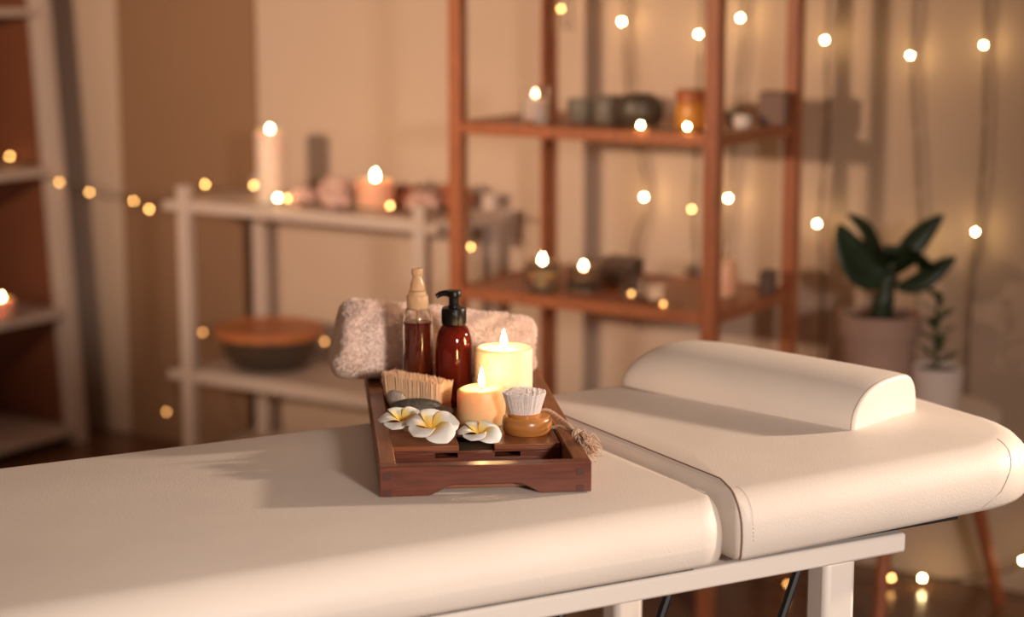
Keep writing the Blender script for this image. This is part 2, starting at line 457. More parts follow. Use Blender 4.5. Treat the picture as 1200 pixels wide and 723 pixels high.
def pump_bottle():
    t = thing('pump_bottle', 'dark red amber bottle with black pump top', 'bottle', (*V2(-.0757, 2.458), DK), YAW)
    r = .0243
    body = [(0, 0), (r - .003, 0), (r - .0004, .002), (r, .006), (r, .070)]
    for i in range(1, 10):
        a = .5 * pi * i / 9
        body.append((.0115 + (r - .0115) * cos(a), .070 + .036 * sin(a)))
    body += [(.0108, .110), (0, .110)]
    MB().lathe(body, n=44).build('glass', M['amber'], t, angle=50)
    cl = MB(); cl.lathe([(0, .1055), (.0150, .1055), (.0158, .1068), (.0158, .1265), (.0148, .128), (.0080, .1285), (.0078, .1305), (0, .1305)], n=40)
    for i in range(40):
        a = 2 * pi * i / 40; cl.tube([(.0158 * cos(a), .0158 * sin(a), .1075), (.0158 * cos(a), .0158 * sin(a), .1255)], .0005, 4)
    cl.build('collar', M['blackp'], t)
    MB().lathe([(0, .130), (.0066, .130), (.0066, .1425), (0, .1425)], n=20).build('stem', M['blackp'], t)
    hd = MB()
    hd.lathe([(0, .1420), (.0085, .1420), (.0098, .1432), (.0098, .1490), (.0088, .1505), (0, .1508)], n=28)
    hd.tube(spline([(-.004, 0, .1465), (-.012, 0, .1465), (-.0185, 0, .1450), (-.0225, -.001, .1420)], 5), [.0042] * 6 + [.0038] * 5 + [.0032] * 5, 12)
    hd.build('pump_head', M['blackp'], t)
pump_bottle()

# ------------------------------------------------------------------ rolled towel
def towel():
    L = .272; NX, NT = 90, 64
    t = thing('rolled_towel', 'thick fluffy pale pink rolled towel lying across the back of the tray', 'towel', (*V2(-.105, 2.590), TOP + TH), YAW + radians(5.0))
    rnd = random.Random(3)
    def P(u, th, off=0):
        s = -1 + 2 * u
        rz = .0545 - .0155 * u; ry = .052 - .008 * u
        e = (max(0, 1 - abs(s) ** 16)) ** .5
        e = .62 + .38 * e if abs(s) < .9999 else .62
        x = s * L / 2 * (1 - .03 * (1 - abs(sin(th)))) - (.006 * cos(th + .5) if s < 0 else 0) - .007 * (1 - u) * (-sin(th))
        c, sn = cos(th), sin(th)
        c = math.copysign(abs(c) ** .82, c); sn = math.copysign(abs(sn) ** .82, sn)
        w = .0022 * sin(9 * th + 13 * u) * sin(21 * u + 2 * th) + .0016 * sin(40 * u + 5 * th)
        k = e
        return Vector((x, (ry + w + off) * k * c, rz + (rz + w * .6 + off) * k * sn if sn > 0 else rz + (rz + off) * min(1, k * 1.0) * sn))
    rings = [[P(i / NX, 2 * pi * k / NT) for k in range(NT)] for i in range(NX + 1)]
    MB().rings(rings).build('roll', M['towel'], t, angle=80)
    vs, fs = [], []
    for _ in range(42000):
        u = rnd.random(); th = rnd.uniform(-.35 * pi, 1.25 * pi)
        if rnd.random() < .12: u = rnd.choice((rnd.uniform(0, .02), rnd.uniform(.98, 1)))
        p = P(u, th); n = (P(u, th, .01) - p)
        n = n.normalized() if n.length > 1e-5 else Vector((0, 0, 1))
        if u < .02: n = (n + Vector((-1.2, 0, 0))).normalized()
        if u > .98: n = (n + Vector((1.2, 0, 0))).normalized()
        d = (n + .8 * Vector((rnd.gauss(0, 1), rnd.gauss(0, 1), rnd.gauss(0, 1)))).normalized()
        sd = d.cross(Vector((rnd.random(), rnd.random(), rnd.random()))).normalized() * .0006
        l = rnd.uniform(.0025, .0052); k = len(vs)
        vs += [p - n * .0006 - sd, p - n * .0006 + sd, p + d * l + sd * .7, p + d * l - sd * .7]; fs.append((k, k + 1, k + 2, k + 3))
    mb = MB(); mb.v = [tuple(v) for v in vs]; mb.f = fs
    tag(mb.build('pile', M['towel'], t, smooth=False, fix=False), kind='stuff')
towel()

# ------------------------------------------------------------------ bristle brushes, stones
def body_brush():
    a, b = Vector((-.160, 2.468)), Vector((-.086, 2.398))
    c = (a + b) / 2; ang = atan2((b - a).y, (b - a).x)
    t = thing('body_brush', 'oblong tan bristle brush lying bristles up in front of the bottles', 'brush', (*V2(*c), DK), YAW + ang)
    L = (b - a).length * .5 + .004; Wd = .019
    def ol(z, k): return [(L * k * math.copysign(abs(cos(q)) ** .6, cos(q)), Wd * (1 + (k - 1) * L / Wd) * math.copysign(abs(sin(q)) ** .6, sin(q)), z) for q in [2 * pi * i / 40 for i in range(40)]]
    MB().rings([ol(.0003, .94), ol(.004, 1.0), ol(.011, 1.0), ol(.014, .95)]).build('brush_back', M['brushwood'], t)
    rnd = random.Random(5); mb = MB()
    nx, ny = 60, 19
    for i in range(nx):
        for j in range(ny):
            x = (-1 + 2 * (i + rnd.uniform(.2, .8)) / nx) * (L - .004); y = (-1 + 2 * (j + rnd.uniform(.2, .8)) / ny) * (Wd - .0035)
            if (abs(x) / (L - .003)) ** 5 + (abs(y) / (Wd - .003)) ** 5 > 1: continue
            h = .0410 + rnd.gauss(0, .0008); sx, sy = x * .06 + rnd.gauss(0, .0004), y * .10 + rnd.gauss(0, .0004)
            r = .00085
            k = len(mb.v)
            for z, q, rr in ((.012, 0, r), (h, 1, r * .8)):
                for e in range(3): mb.v.append((x + sx * q + rr * cos(2.1 * e), y + sy * q + rr * sin(2.1 * e), z))
            mb.f += [(k, k + 1, k + 4, k + 3), (k + 1, k + 2, k + 5, k + 4), (k + 2, k, k + 3, k + 5), (k + 3, k + 4, k + 5)]
    tag(mb.build('bristles', M['bristle'], t, smooth=False, fix=False), kind='stuff')
    # a core so the tuft reads dense
    MB().rings([[(x * .92, y * .88, z) for x, y, z in ol(.0125, .95)], [(x * .95, y * .92, z) for x, y, z in ol(.0390, .95)]]).build('tuft_core', M['bristle'], t)
body_brush()

def round_brush():
    t = thing('round_brush', 'small round brush with flared white bristles on a honey wood base', 'brush', (*V2(.0185, 2.300), DK), YAW)
    r = .0308
    MB().lathe([(0, .0003), (r * .88, .0003), (r * .96, .003), (r, .008), (r, .014), (r * .96, .0195), (r * .88, .0218), (0, .0218)], n=44).build('base', M['honey'], t)
    mb = MB(); rnd = random.Random(9)
    MB().lathe([(.0185, .0214), (.0206, .0216), (.0208, .0244), (.0196, .0256), (0, .0256)], (-.0035, 0, 0), n=36).build('ferrule', M['honey'], t)
    for i in range(1500):
        q = sqrt(rnd.random()); a = rnd.uniform(0, 2 * pi)
        if i < 520: q = rnd.uniform(.95, 1)
        r0, r1 = .0188 * q, .0262 * q
        h = .0505 + .002 * (1 - q * q) + rnd.gauss(0, .0007); k = len(mb.v)
        a2 = a + rnd.gauss(0, .05)
        for z, rad, an, rr in ((.024, r0, a, .0007), (h, r1 + rnd.gauss(0, .0004), a2, .0009)):
            for e in range(3): mb.v.append((-.0035 + rad * cos(an) + rr * cos(2.1 * e), rad * sin(an) + rr * sin(2.1 * e), z))
        mb.f += [(k, k + 1, k + 4, k + 3), (k + 1, k + 2, k + 5, k + 4), (k + 2, k, k + 3, k + 5), (k + 3, k + 4, k + 5)]
    tag(mb.build('bristles', M['bristlew'], t, smooth=False, fix=False), kind='stuff')
    MB().lathe([(0, .0245), (.0174, .0245), (.0236, .0485), (.018, .0495), (0, .050)], (-.0035, 0, 0), n=30).build('tuft_core', M['bristlew'], t)
round_brush()

def pebble(name, label, loc, dims, rz, m, seed, cat='stone', flat=.0):
    rnd = random.Random(seed); ph = [rnd.uniform(0, 6) for _ in range(6)]
    mb = MB(); n, k = 28, 16; rings = []
    for i in range(1, k):
        a = -pi / 2 + pi * i / k; row = []
        for j in range(n):
            b = 2 * pi * j / n
            w = 1 + .07 * sin(2 * b + ph[0]) + .05 * sin(3 * b + ph[1] + a) + .03 * sin(5 * b + ph[2] + 2 * a)
            row.append((dims[0] / 2 * w * cos(a) ** .85 * cos(b), dims[1] / 2 * w * cos(a) ** .85 * sin(b), dims[2] / 2 * (1 + math.copysign(abs(sin(a)) ** .9, sin(a)))))
        rings.append(row)
    mb.rings(rings)
    o = mb.build(name, M[m], None, angle=90); o.location = loc; o.rotation_euler = (0, 0, rz)
    return tag(o, label, cat)
pebble('pebble', 'larger dark grey pebble lying between the bristle brush and the flowers', (*V2(-.1195, 2.377), DK + .0005), (.060, .036, .024), YAW - radians(6), 'stone', 1)
pebble('pebble', 'smaller brown pebble between the grey pebble and the short candle', (*V2(-.0865, 2.360), DK + .0005), (.026, .028, .018), YAW + .3, 'stone2', 4)
o = pebble('pumice_stone', 'rough pale pumice stone leaning against the left rail of the tray', (*V2(-.1480, 2.402), DK + .001), (.036, .020, .024), YAW - radians(50), 'pumice', 12, 'pumice stone')
o.rotation_euler = (0, radians(14), YAW - radians(42)); o.location.z += .004

# ------------------------------------------------------------------ frangipani flowers
def petal_mesh(Lp, Wp, cup, curl):
    nu, nv = 14, 9; vs, uvs, fs = [], [], []
    for i in range(nu + 1):
        t = i / nu
        w = Wp * max(.02, 1 - abs((t - .60) / (.62 if t < .60 else .405)) ** 2.4) ** .55
        for j in range(nv + 1):
            s = -1 + 2 * j / nv
            x = Lp * t * (1 - .06 * s * s)
            z = cup * sin(t * 1.5) * 1.0 - curl * t * t * t + .25 * w * s * s * (1 - .5 * t) - (.40 * w * max(0, s) ** 2.2) * min(1, t * 1.5)
            vs.append((x, w * s + .14 * Lp * sin(t * 1.7) * .5, z + .22 * w * s * (1 - t))); uvs.append((t, (s + 1) / 2))
    for i in range(nu):
        for j in range(nv):
            a = i * (nv + 1) + j; fs.append((a, a + 1, a + nv + 2, a + nv + 1))
    me = bpy.data.meshes.new('petal'); me.from_pydata(vs, [], fs)
    ul = me.uv_layers.new(name='UVMap')
    for l in me.loops: ul.data[l.index].uv = uvs[l.vertex_index]
    me.shade_smooth(); me.materials.append(M['petal'])
    return me
PM = [petal_mesh(.0340, .0190, .012, .014), petal_mesh(.0340, .0185, .013, .009)]
def flower(label, loc, rot, ang0, scale=1, lift=None):
    t = thing('frangipani_flower', label, 'flower', loc, 0, 'frangipani flowers on the tray')
    t.rotation_euler = rot; t.scale = (scale,) * 3
    for k in range(5):
        o = bpy.data.objects.new('petal', PM[k % 2]); COL.objects.link(o); o.parent = t
        a = ang0 + 2 * pi * k / 5
        o.rotation_euler = Euler((radians(14), radians(-6 + 5 * sin(k * 2.1)), a)); o.location = (.001 * cos(a), .001 * sin(a), .006)
        sd = o.modifiers.new('thick', 'SOLIDIFY'); sd.thickness = .0009; sd.offset = 0
        ss = o.modifiers.new('soft', 'SUBSURF'); ss.levels = 1; ss.render_levels = 1
    MB().lathe([(0, -.003), (.0018, -.002), (.0022, .002), (.0040, .008), (0, .0075)], n=12).build('tube', M['petal_y'] if 'petal_y' in M else M['petal'], t)
    return t
tiltv = lambda deg, dirdeg: Euler((radians(deg) * cos(radians(dirdeg)), radians(deg) * sin(radians(dirdeg)), 0))
def frot(tilt, spin):
    """face the flower towards the camera by tilt degrees, then spin"""
    return (Matrix.Rotation(YAW, 4, 'Z') @ Matrix.Rotation(radians(tilt), 4, 'X') @ Matrix.Rotation(radians(spin), 4, 'Z')).to_euler()
flower('white frangipani flower lying behind, its petals cupped, beside the left tray rail', (*V2(-.1330, 2.285), DK + .0100), frot(16, 30), 0, .90)
flower('white frangipani flower with yellow throat lying in front, facing the camera', (*V2(-.0960, 2.252), DK + .0105), frot(22, 12), 0, .98)
flower('frangipani flower lying in the deck notch, before the short candle', (*V2(-.0390, 2.255), DK + .0025), frot(14, 20), .2, .82)

# ------------------------------------------------------------------ twisted rope with tassel
def rope():
    t = thing('rope_tassel', 'twisted cream cord with knot and frayed tassel hanging over the right tray rail', 'cord', (*V2(.055, 2.275), DK), 0)
    base = Vector((*V2(.055, 2.275), DK)); inv = Matrix.Translation(-base)
    def w(x, y, z): return Vector((*V2(x, y), TOP + z)) - base
    def twist(pts, r, name):
        path = spline(pts, 18)
        for ph in (0, pi):
            q = []
            for i, p in enumerate(path):
                tg = (path[min(i + 1, len(path) - 1)] - path[max(i - 1, 0)]).normalized()
                a = tg.cross(Vector((0, 0, 1))).normalized(); b = a.cross(tg)
                an = ph + i * .62
                q.append(p + r * .62 * (cos(an) * a + sin(an) * b))
            MB().tube(q, r * .62, 7).build(name, M['rope'], t, angle=80)
    kx, ky, kz = .0775, 2.226, .0425
    twist([w(.0335, 2.335, .046), w(.046, 2.318, .049), w(.0585, 2.288, .047), w(.069, 2.255, .045), w(kx - .003, ky + .004, kz)], .0025, 'strand')
    twist([w(.0490, 2.283, .037), w(.0585, 2.272, .041), w(.068, 2.248, .041), w(kx - .004, ky + .003, kz - .001)], .0019, 'strand')
    mb = MB(); mb.lathe([(0, -.005), (.004, -.0042), (.0058, 0), (.004, .0042), (0, .005)], tuple(w(kx, ky, kz)), 14)
    c = w(kx, ky, kz)
    for k in range(4):
        a0 = k * .8
        mb.tube([c + .0054 * Vector((cos(a0) * cos(q), sin(a0) * cos(q), sin(q))) for q in [2 * pi * i / 16 for i in range(17)]], .0016, 6)
    mb.build('knot', M['rope'], t, angle=80)
    rnd = random.Random(11); tb = MB()
    for i in range(90):
        e = w(kx + .018 + rnd.gauss(0, .005), ky - .022 + rnd.gauss(0, .010), kz - .017 + rnd.gauss(0, .006))
        m1 = c.lerp(e, .45) + Vector((rnd.gauss(0, .0028), rnd.gauss(0, .0028), .005 + rnd.gauss(0, .003)))
        m2 = c.lerp(e, .8) + Vector((rnd.gauss(0, .003), rnd.gauss(0, .003), rnd.gauss(0, .003)))
        tb.tube(spline([c + Vector((rnd.gauss(0, .0015), rnd.gauss(0, .0015), 0)), m1, m2, e], 4), .00055, 4)
    tag(tb.build('tassel', M['rope'], t, fix=False), kind='stuff')
rope()

# ------------------------------------------------------------------ reddish wood shelf unit
def shelf_unit():
    s0, s1, n0, n1 = -2.4235, -1.791, 3.491, 3.87
    t = thing('shelf_unit', 'open reddish wooden shelf unit holding candles and jars against the wall', 'shelf', ((s0 + s1) / 2, (n0 + n1) / 2, 0))
    dx, dy = (s1 - s0) / 2, (n1 - n0) / 2
    for sx in (-1, 1):
        for sy in (-1, 1):
            MB().box((sx * dx, sy * dy, .875), (.032, .032, 1.75)).build('upright', M['shelfwood'], t, bevel=.003)
    for z in (.29, .657, 1.025, 1.393, 1.72):
        sh = MB().box((0, 0, z), (2 * dx - .034, 2 * dy - .034, .014)).build('shelf', M['shelfwood'], t, bevel=.002)
        for sy in (-1, 1): MB().box((0, sy * dy, z - .004), (2 * dx - .033, .020, .026)).build('edge_bar', M['shelfwood'], sh, bevel=.002)
        for sx in (-1, 1): MB().box((sx * dx, 0, z - .004), (.020, 2 * dy - .033, .026)).build('side_bar', M['shelfwood'], sh, bevel=.002)
shelf_unit()
Z1, Z2 = 1.025 + .0085, .657 + .0085   # shelf tops, wood unit

# ------------------------------------------------------------------ white rack
def rack():
    s0, s1, n0, n1 = -3.427, -2.668, 3.69, 3.985
    t = thing('white_rack', 'low white two-shelf rack by the wall, candles on its top', 'rack', ((s0 + s1) / 2, (n0 + n1) / 2, 0))
    dx, dy = (s1 - s0) / 2, (n1 - n0) / 2
    for sx in (-1, 1):
        for sy in (-1, 1): MB().box((sx * dx, sy * dy, .405), (.036, .030, .81)).build('upright', M['rackpaint'], t, bevel=.003)
    for z in (.758, .3085, .08):
        sh = MB().box((0, 0, z), (2 * dx + .12, 2 * dy - .034, .024)).build('shelf', M['rackpaint'], t, bevel=.002)
        for sy in (-1, 1): MB().box((0, sy * (dy + .0175), z), (2 * dx + .12, .004, .024)).build('edge_bar', M['rackpaint'], sh, bevel=.001)
rack()
Z3, Z4 = .770, .3205

# ------------------------------------------------------------------ leaning shelf at the left wall
def ladder():
    s, n0, n1 = -4.035, 3.22, 3.885
    t = thing('leaning_bookcase', 'tall pale leaning bookcase with brown panels at the left edge', 'bookcase', (s, (n0 + n1) / 2, 0))
    dy = (n1 - n0) / 2; H = 2.0; lean = -.064
    for sy in (-1, 1):
        MB().prism([(-.055, 0), (0, 0), (lean * H, H), (lean * H - .055, H)], sy * dy - .021, sy * dy + .021).build('upright', M['rackpaint'], t, bevel=.003)
        MB().prism([(-.36, 0), (-.055, 0), (lean * H - .055, H), (-.36, H)], sy * dy - .010, sy * dy + .010).build('side_panel', M['ladderin'], t, smooth=False)
    MB().box((-.366, 0, H / 2), (.012, 2 * dy, H)).build('back_panel', M['ladderin'], t, smooth=False)
    for z in (.04, .385, .795, 1.245, 1.70):
        x1 = lean * z
        MB().box(((x1 - .36) / 2 - .002, 0, z), (x1 + .36, 2 * dy - .044, .022)).build('shelf', M['rackpaint'], t, bevel=.002)
ladder()

# ------------------------------------------------------------------ background candles
def far_candle(label, loc, r, h, m, fh=.015, fr=.0042, group=None, name='pillar_candle'):
    return candle(name, label, loc, r, h, m, fh, fr, 'flame_far', group, dish=.006)
far_candle('tall lit white pillar candle on the white rack', (-3.228, 3.800, Z3), .037, .185, 'wax_far')
far_candle('short fat lit candle on the white rack, before the rust-red flowers', (-2.875, 3.780, Z3), .046, .082, 'wax_pink', .026, .0062)
far_candle('low glowing candle on the bookcase at the left edge', (-4.090, 3.645, .396), .036, .060, 'wax_pink', .016, .006)

def jar_candle(label, loc, m='smoke', r=.040, h=.060, fz=.052, wm='wax_far'):
    t = thing('glass_candle', label, 'candle', loc)
    MB().lathe([(0, 0), (r * .92, 0), (r, .006), (r, h), (r - .003, h), (r - .004, .008), (0, .008)], n=32).build('holder', M[m], t, angle=50)
    MB().lathe([(0, .009), (r - .006, .009), (r - .006, h * .5), (0, h * .5)], n=24).build('wax', M[wm], t)
    MB().lathe(flame_profile(.021, .0052), (0, 0, fz), 14).build('flame', M['flame_far'], t, angle=180)
    return t
jar_candle('lit tealight in smoky glass, left one on the lower wood shelf', (-2.255, 3.575, Z2), fz=.055)
jar_candle('lit tealight in dark brown glass, right one on the lower wood shelf', (-2.148, 3.575, Z2), m='smoke', r=.038, fz=.048, wm='darkbrown')
t = thing('glass_candle', 'lit white candle in clear glass on the upper wood shelf', 'candle', (-2.262, 3.555, Z1))
MB().lathe([(0, 0), (.030, 0), (.031, .004), (.031, .080), (.029, .080), (.028, .006), (0, .006)], n=32).build('holder', M['glass'], t, angle=50)
MB().lathe([(0, .007), (.026, .007), (.026, .054), (0, .056)], n=24).build('wax', M['wax_far'], t)
MB().lathe(flame_profile(.015, .0045), (0, 0, .058), 12).build('flame', M['flame_weak'], t, angle=180)
o = MB().lathe([(0, 0), (.034, 0), (.036, .004), (.036, .076), (.033, .080), (0, .080)], n=32).build('peach_candle', M['wax_pink'])
o.location = (-1.875, 3.70, Z2); tag(o, 'unlit peach pillar candle behind the front upright, lower wood shelf', 'candle')

# ------------------------------------------------------------------ shelf clutter
def jar(name, label, cat, loc, prof, m, lid=None, lm='lid', group=None, n=28, sq=None):
    t = thing(name, label, cat, loc, 0, group)
    MB().lathe(prof, n=n).build('body', M[m], t)
    if lid: MB().lathe(lid, n=n).build('lid', M[lm], t)
    return t
jar('amber_jar', 'amber yellow jar with red-brown lid on the upper wood shelf', 'jar', (-1.898, 3.600, Z1),
    [(0, 0), (.034, 0), (.037, .004), (.037, .050), (.034, .056), (0, .056)], 'amberjar', [(0, .0565), (.036, .0565), (.036, .080), (.034, .083), (0, .083)])
jar('round_jar', 'dark brown round jar on the upper wood shelf beside the amber jar', 'jar', (-2.040, 3.620, Z1),
    [(0, 0), (.040, 0), (.052, .014), (.056, .034), (.048, .058), (.030, .068), (0, .070)], 'greydark')
jar('stone_jar', 'grey ceramic jar on the upper wood shelf', 'jar', (-2.128, 3.640, Z1), [(0, 0), (.030, 0), (.034, .006), (.034, .046), (.026, .060), (0, .062)], 'greyjar')
jar('small_jar', 'small grey ceramic bowl on the upper wood shelf, by the back upright', 'bowl', (-2.196, 3.640, Z1), [(0, 0), (.024, 0), (.032, .030), (.030, .048), (.026, .050), (0, .044)], 'greyjar')
jar('red_jar', 'tiny reddish pot at the back of the upper wood shelf, by the white candle', 'pot', (-2.290, 3.650, Z1), [(0, 0), (.018, 0), (.020, .018), (.016, .022), (0, .022)], 'lid')
jar('grey_pot', 'small dark grey pot right of the front upright, upper wood shelf', 'pot', (-1.868, 3.740, Z1), [(0, 0), (.016, 0), (.018, .022), (.014, .030), (0, .030)], 'greyjar')
jar('white_pot', 'small white pot by the brown box, upper wood shelf', 'pot', (-1.832, 3.700, Z1), [(0, 0), (.018, 0), (.021, .016), (.018, .026), (0, .026)], 'potw')
o = MB().box((0, 0, .036), (.058, .058, .072)).build('brown_box', M['midbrown'], bevel=.004); o.location = (-1.800, 3.790, Z1); o.rotation_euler.z = .25
tag(o, 'square brown box at the right end of the upper wood shelf', 'box')
o = MB().box((0, 0, .026), (.034, .05, .052)).build('dark_box', M['darkbrown'], bevel=.003); o.location = (-1.795, 3.770, Z2); o.rotation_euler.z = .3
tag(o, 'small dark box at the right end of the lower wood shelf', 'box')
o = MB().box((0, 0, .030), (.085, .06, .060)).build('brown_box', M['darkbrown'], bevel=.004); o.location = (-2.135, 3.72, Z2)
tag(o, 'dark brown box at the back of the lower wood shelf', 'box')
for k, (x, y, lab) in enumerate(((-2.028, 3.580, 'small clear glass tumbler, left of a pair, on the lower wood shelf'), (-1.968, 3.565, 'small clear glass tumbler, right of a pair, on the lower wood shelf'))):
    o = MB().lathe([(0, 0), (.020, 0), (.024, .004), (.026, .046), (.0245, .046), (.022, .006), (0, .006)], n=28).build('glass_tumbler', M['glass'], angle=50)
    o.location = (x, y, Z2); tag(o, lab, 'glass', 'glass tumblers on the lower wood shelf')
o = MB().lathe([(0, 0), (.026, 0), (.030, .008), (.024, .020), (0, .024)], n=28).build('glass_dish', M['glass'], angle=50); o.location = (-2.222, 3.520, Z2)
tag(o, 'tiny clear glass dish in front of the tealights, lower wood shelf', 'dish')

# dried blooms and rust-red ones on the white rack
def bloom(label, loc, r, m, seed, group):
    t = thing('dried_bloom', label, 'flower', loc, 0, group); rnd = random.Random(seed)
    MB().lathe([(0, r * .05), (r * .5, r * .12), (r * .66, r * .6), (r * .5, r * 1.1), (0, r * 1.25)], n=16).build('heart', M[m], t, angle=90)
    src = None
    for ring, (q, z, sc) in enumerate(((.55, .9, .55), (.72, .55, .7), (.80, .25, .8))):
        for k in range(5):
            a = 2 * pi * k / 5 + ring * .6 + rnd.uniform(-.15, .15)
            if src is None:
                src = MB().lathe([(0, -.5), (.4, -.42), (.62, 0), (.45, .42), (0, .5)], n=12, sx=.42, sy=1).build('petal', M[m], t, angle=90)
                p = src
            else:
                p = src.copy(); COL.objects.link(p); p.parent = t
            p.location = (r * q * cos(a), r * q * sin(a), r * (z + .15)); p.scale = (r * sc, r * sc, r * sc); p.rotation_euler = (0, .35, a)
    return t
G = 'dried blooms on the white rack'
for k, (x, y, r, m, lab) in enumerate((
    (-3.105, 3.775, .036, 'bloom', 'pale pink dried bloom on the white rack, next to the tall candle'),
    (-3.050, 3.850, .052, 'bloom', 'largest pale pink dried bloom, standing at the back of the white rack'),
    (-2.985, 3.770, .038, 'bloom', 'pale pink dried bloom on the white rack, left of the short candle'),
    (-2.940, 3.870, .044, 'rust', 'rust-red dried bloom behind the short candle on the white rack, its left side'),
    (-2.850, 3.880, .046, 'rust', 'rust-red dried bloom behind the short candle on the white rack, its right side'),
    (-2.765, 3.830, .042, 'bloom', 'pale pink dried bloom right of the short candle on the white rack'),
    (-2.735, 3.920, .050, 'rust', 'rust-red dried bloom at the right back corner of the white rack'))):
    bloom(lab, (x, y, Z3 + .001), r, m, k, G)

# glass bowl with wooden lid on the lower rack shelf
t = thing('glass_bowl', 'wide smoky glass bowl with orange wooden lid on the lower rack shelf', 'bowl', (-3.272, 3.835, Z4))
MB().lathe([(0, 0), (.085, 0), (.100, .006), (.126, .040), (.130, .088), (.127, .088), (.122, .042), (.098, .010), (0, .008)], n=44).build('bowl', M['smoke'], t, angle=50)
MB().lathe([(0, .089), (.142, .089), (.147, .093), (.147, .108), (.141, .112), (.132, .113), (.126, .108), (0, .106)], n=48).build('lid', M['lidwood'], t)

# ------------------------------------------------------------------ stool and plants
st_c = (-1.481, 3.79)
t = thing('wooden_stool', 'three-legged stool with white seat under the potted plants', 'stool', (*st_c, 0))
MB().lathe([(0, .425), (.185, .425), (.200, .430), (.205, .440), (.198, .449), (.17, .452), (0, .452)], n=44).build('seat', M['fleece'], t, angle=60)
for fx, fy in ((-1.308, 3.949), (-1.43, 3.561), (-1.705, 3.861)):
    dx, dy = fx - st_c[0], fy - st_c[1]
    MB().tube([(dx, dy, 0), (dx * .52, dy * .52, .424)], [.013, .019], 14).build('leg', M['stoolwood'], t)
SZ = .452
def leaf_rows(pts, w, fold=.25, side=None):
    """leaf along a spline with half-width w; returns an MB"""
    path = spline(pts, 6); n = len(path); mb = MB(); vs = []; fs = []
    sd0 = Vector(side) if side else Vector((1, 0, 0))
    for i, p in enumerate(path):
        t = i / (n - 1); tg = (path[min(i + 1, n - 1)] - path[max(i - 1, 0)]).normalized()
        sd = (sd0 - sd0.dot(tg) * tg).normalized(); nm = sd.cross(tg)
        ww = w * max(.04, sin(pi * min(1, .06 + .94 * t)) ** .7)
        for q in (-1, -.5, 0, .5, 1): vs.append(p + sd * ww * q + nm * fold * ww * q * q)
    for i in range(n - 1):
        for j in range(4): a = i * 5 + j; fs.append((a, a + 1, a + 6, a + 5))
    mb.add(vs, fs); return mb
def plant():
    pt = thing('potted_plant', 'big dark-leaved plant in a brown clay pot on the stool', 'plant', (-1.538, 3.779, SZ), YAW)
    po = MB().lathe([(0, 0), (.064, 0), (.066, .004), (.080, .150), (.087, .152), (.089, .196), (.081, .197), (.078, .185), (0, .183)], n=40).build('pot', M['pot'], pt)
    MB().lathe([(0, .183), (.077, .1835), (.05, .187), (0, .190)], n=28).build('soil', M['soil'], pt)
    MB().tube(spline([(.003, 0, .185), (.008, 0, .23), (.020, 0, .275), (.030, 0, .305)], 5), [.024] * 6 + [.019] * 5 + [.013] * 5, 12).build('stem', M['leaf'], pt, angle=90)
    L = [ # points in local camera-right / ahead / up, half-width, side vector
        ([(.015, 0, .27), (-.030, -.005, .285), (-.066, -.01, .325), (-.096, -.01, .388)], .043, (.6, .3, .75)),
        ([(.018, .02, .29), (-.012, .03, .335), (-.035, .03, .375), (-.070, .03, .405)], .020, (.7, .6, .4)),
        ([(.030, 0, .30), (.058, 0, .335), (.090, .005, .370), (.130, .01, .405)], .025, (-.6, .4, .7)),
        ([(.025, -.02, .285), (.050, -.05, .325), (.072, -.07, .320), (.100, -.085, .300)], .034, (.2, .6, -.6)),
        ([(.035, 0, .25), (.075, -.01, .262), (.115, -.01, .290), (.155, -.01, .318)], .023, (-.5, .5, .7)),
        ([(.020, .01, .28), (.026, -.02, .325), (.016, -.04, .345), (.000, -.05, .335)], .026, (1, 0, .1)),
    ]
    for pts, w, sd in L:
        o = leaf_rows(pts, w, .22, sd).build('leaf', M['leaf'], pt, angle=90, fix=False)
        m = o.modifiers.new('thick', 'SOLIDIFY'); m.thickness = .002
plant()
def small_plant():
    pt = thing('potted_plant', 'small leafy sprig in a white pot on the stool, right of the big plant', 'plant', (-1.418, 3.812, SZ), YAW)
    MB().lathe([(0, 0), (.045, 0), (.048, .004), (.056, .086), (.053, .089), (.050, .080), (0, .079)], n=36).build('pot', M['potw'], pt)
    MB().lathe([(0, .079), (.0495, .0795), (0, .084)], n=24).build('soil', M['soil'], pt)
    MB().tube(spline([(0, 0, .08), (-.006, 0, .13), (-.008, 0, .18), (-.004, 0, .235)], 5), [.0035] * 16, 8).build('stem', M['leaf2'], pt, angle=90)
    rnd = random.Random(2)
    for k in range(13):
        z = .095 + .142 * k / 12; a = k * 2.4; l = .050 - .018 * k / 12
        d = Vector((cos(a), sin(a), 0)); b = Vector((-.005, 0, z))
        o = leaf_rows([b, b + d * l * .5 + Vector((0, 0, .016)), b + d * l + Vector((0, 0, .016 + .01 * rnd.random()))], .012, .2, (-sin(a), cos(a), .2)).build('leaf', M['leaf2'], pt, angle=90, fix=False)
        m = o.modifiers.new('thick', 'SOLIDIFY'); m.thickness = .0012
small_plant()

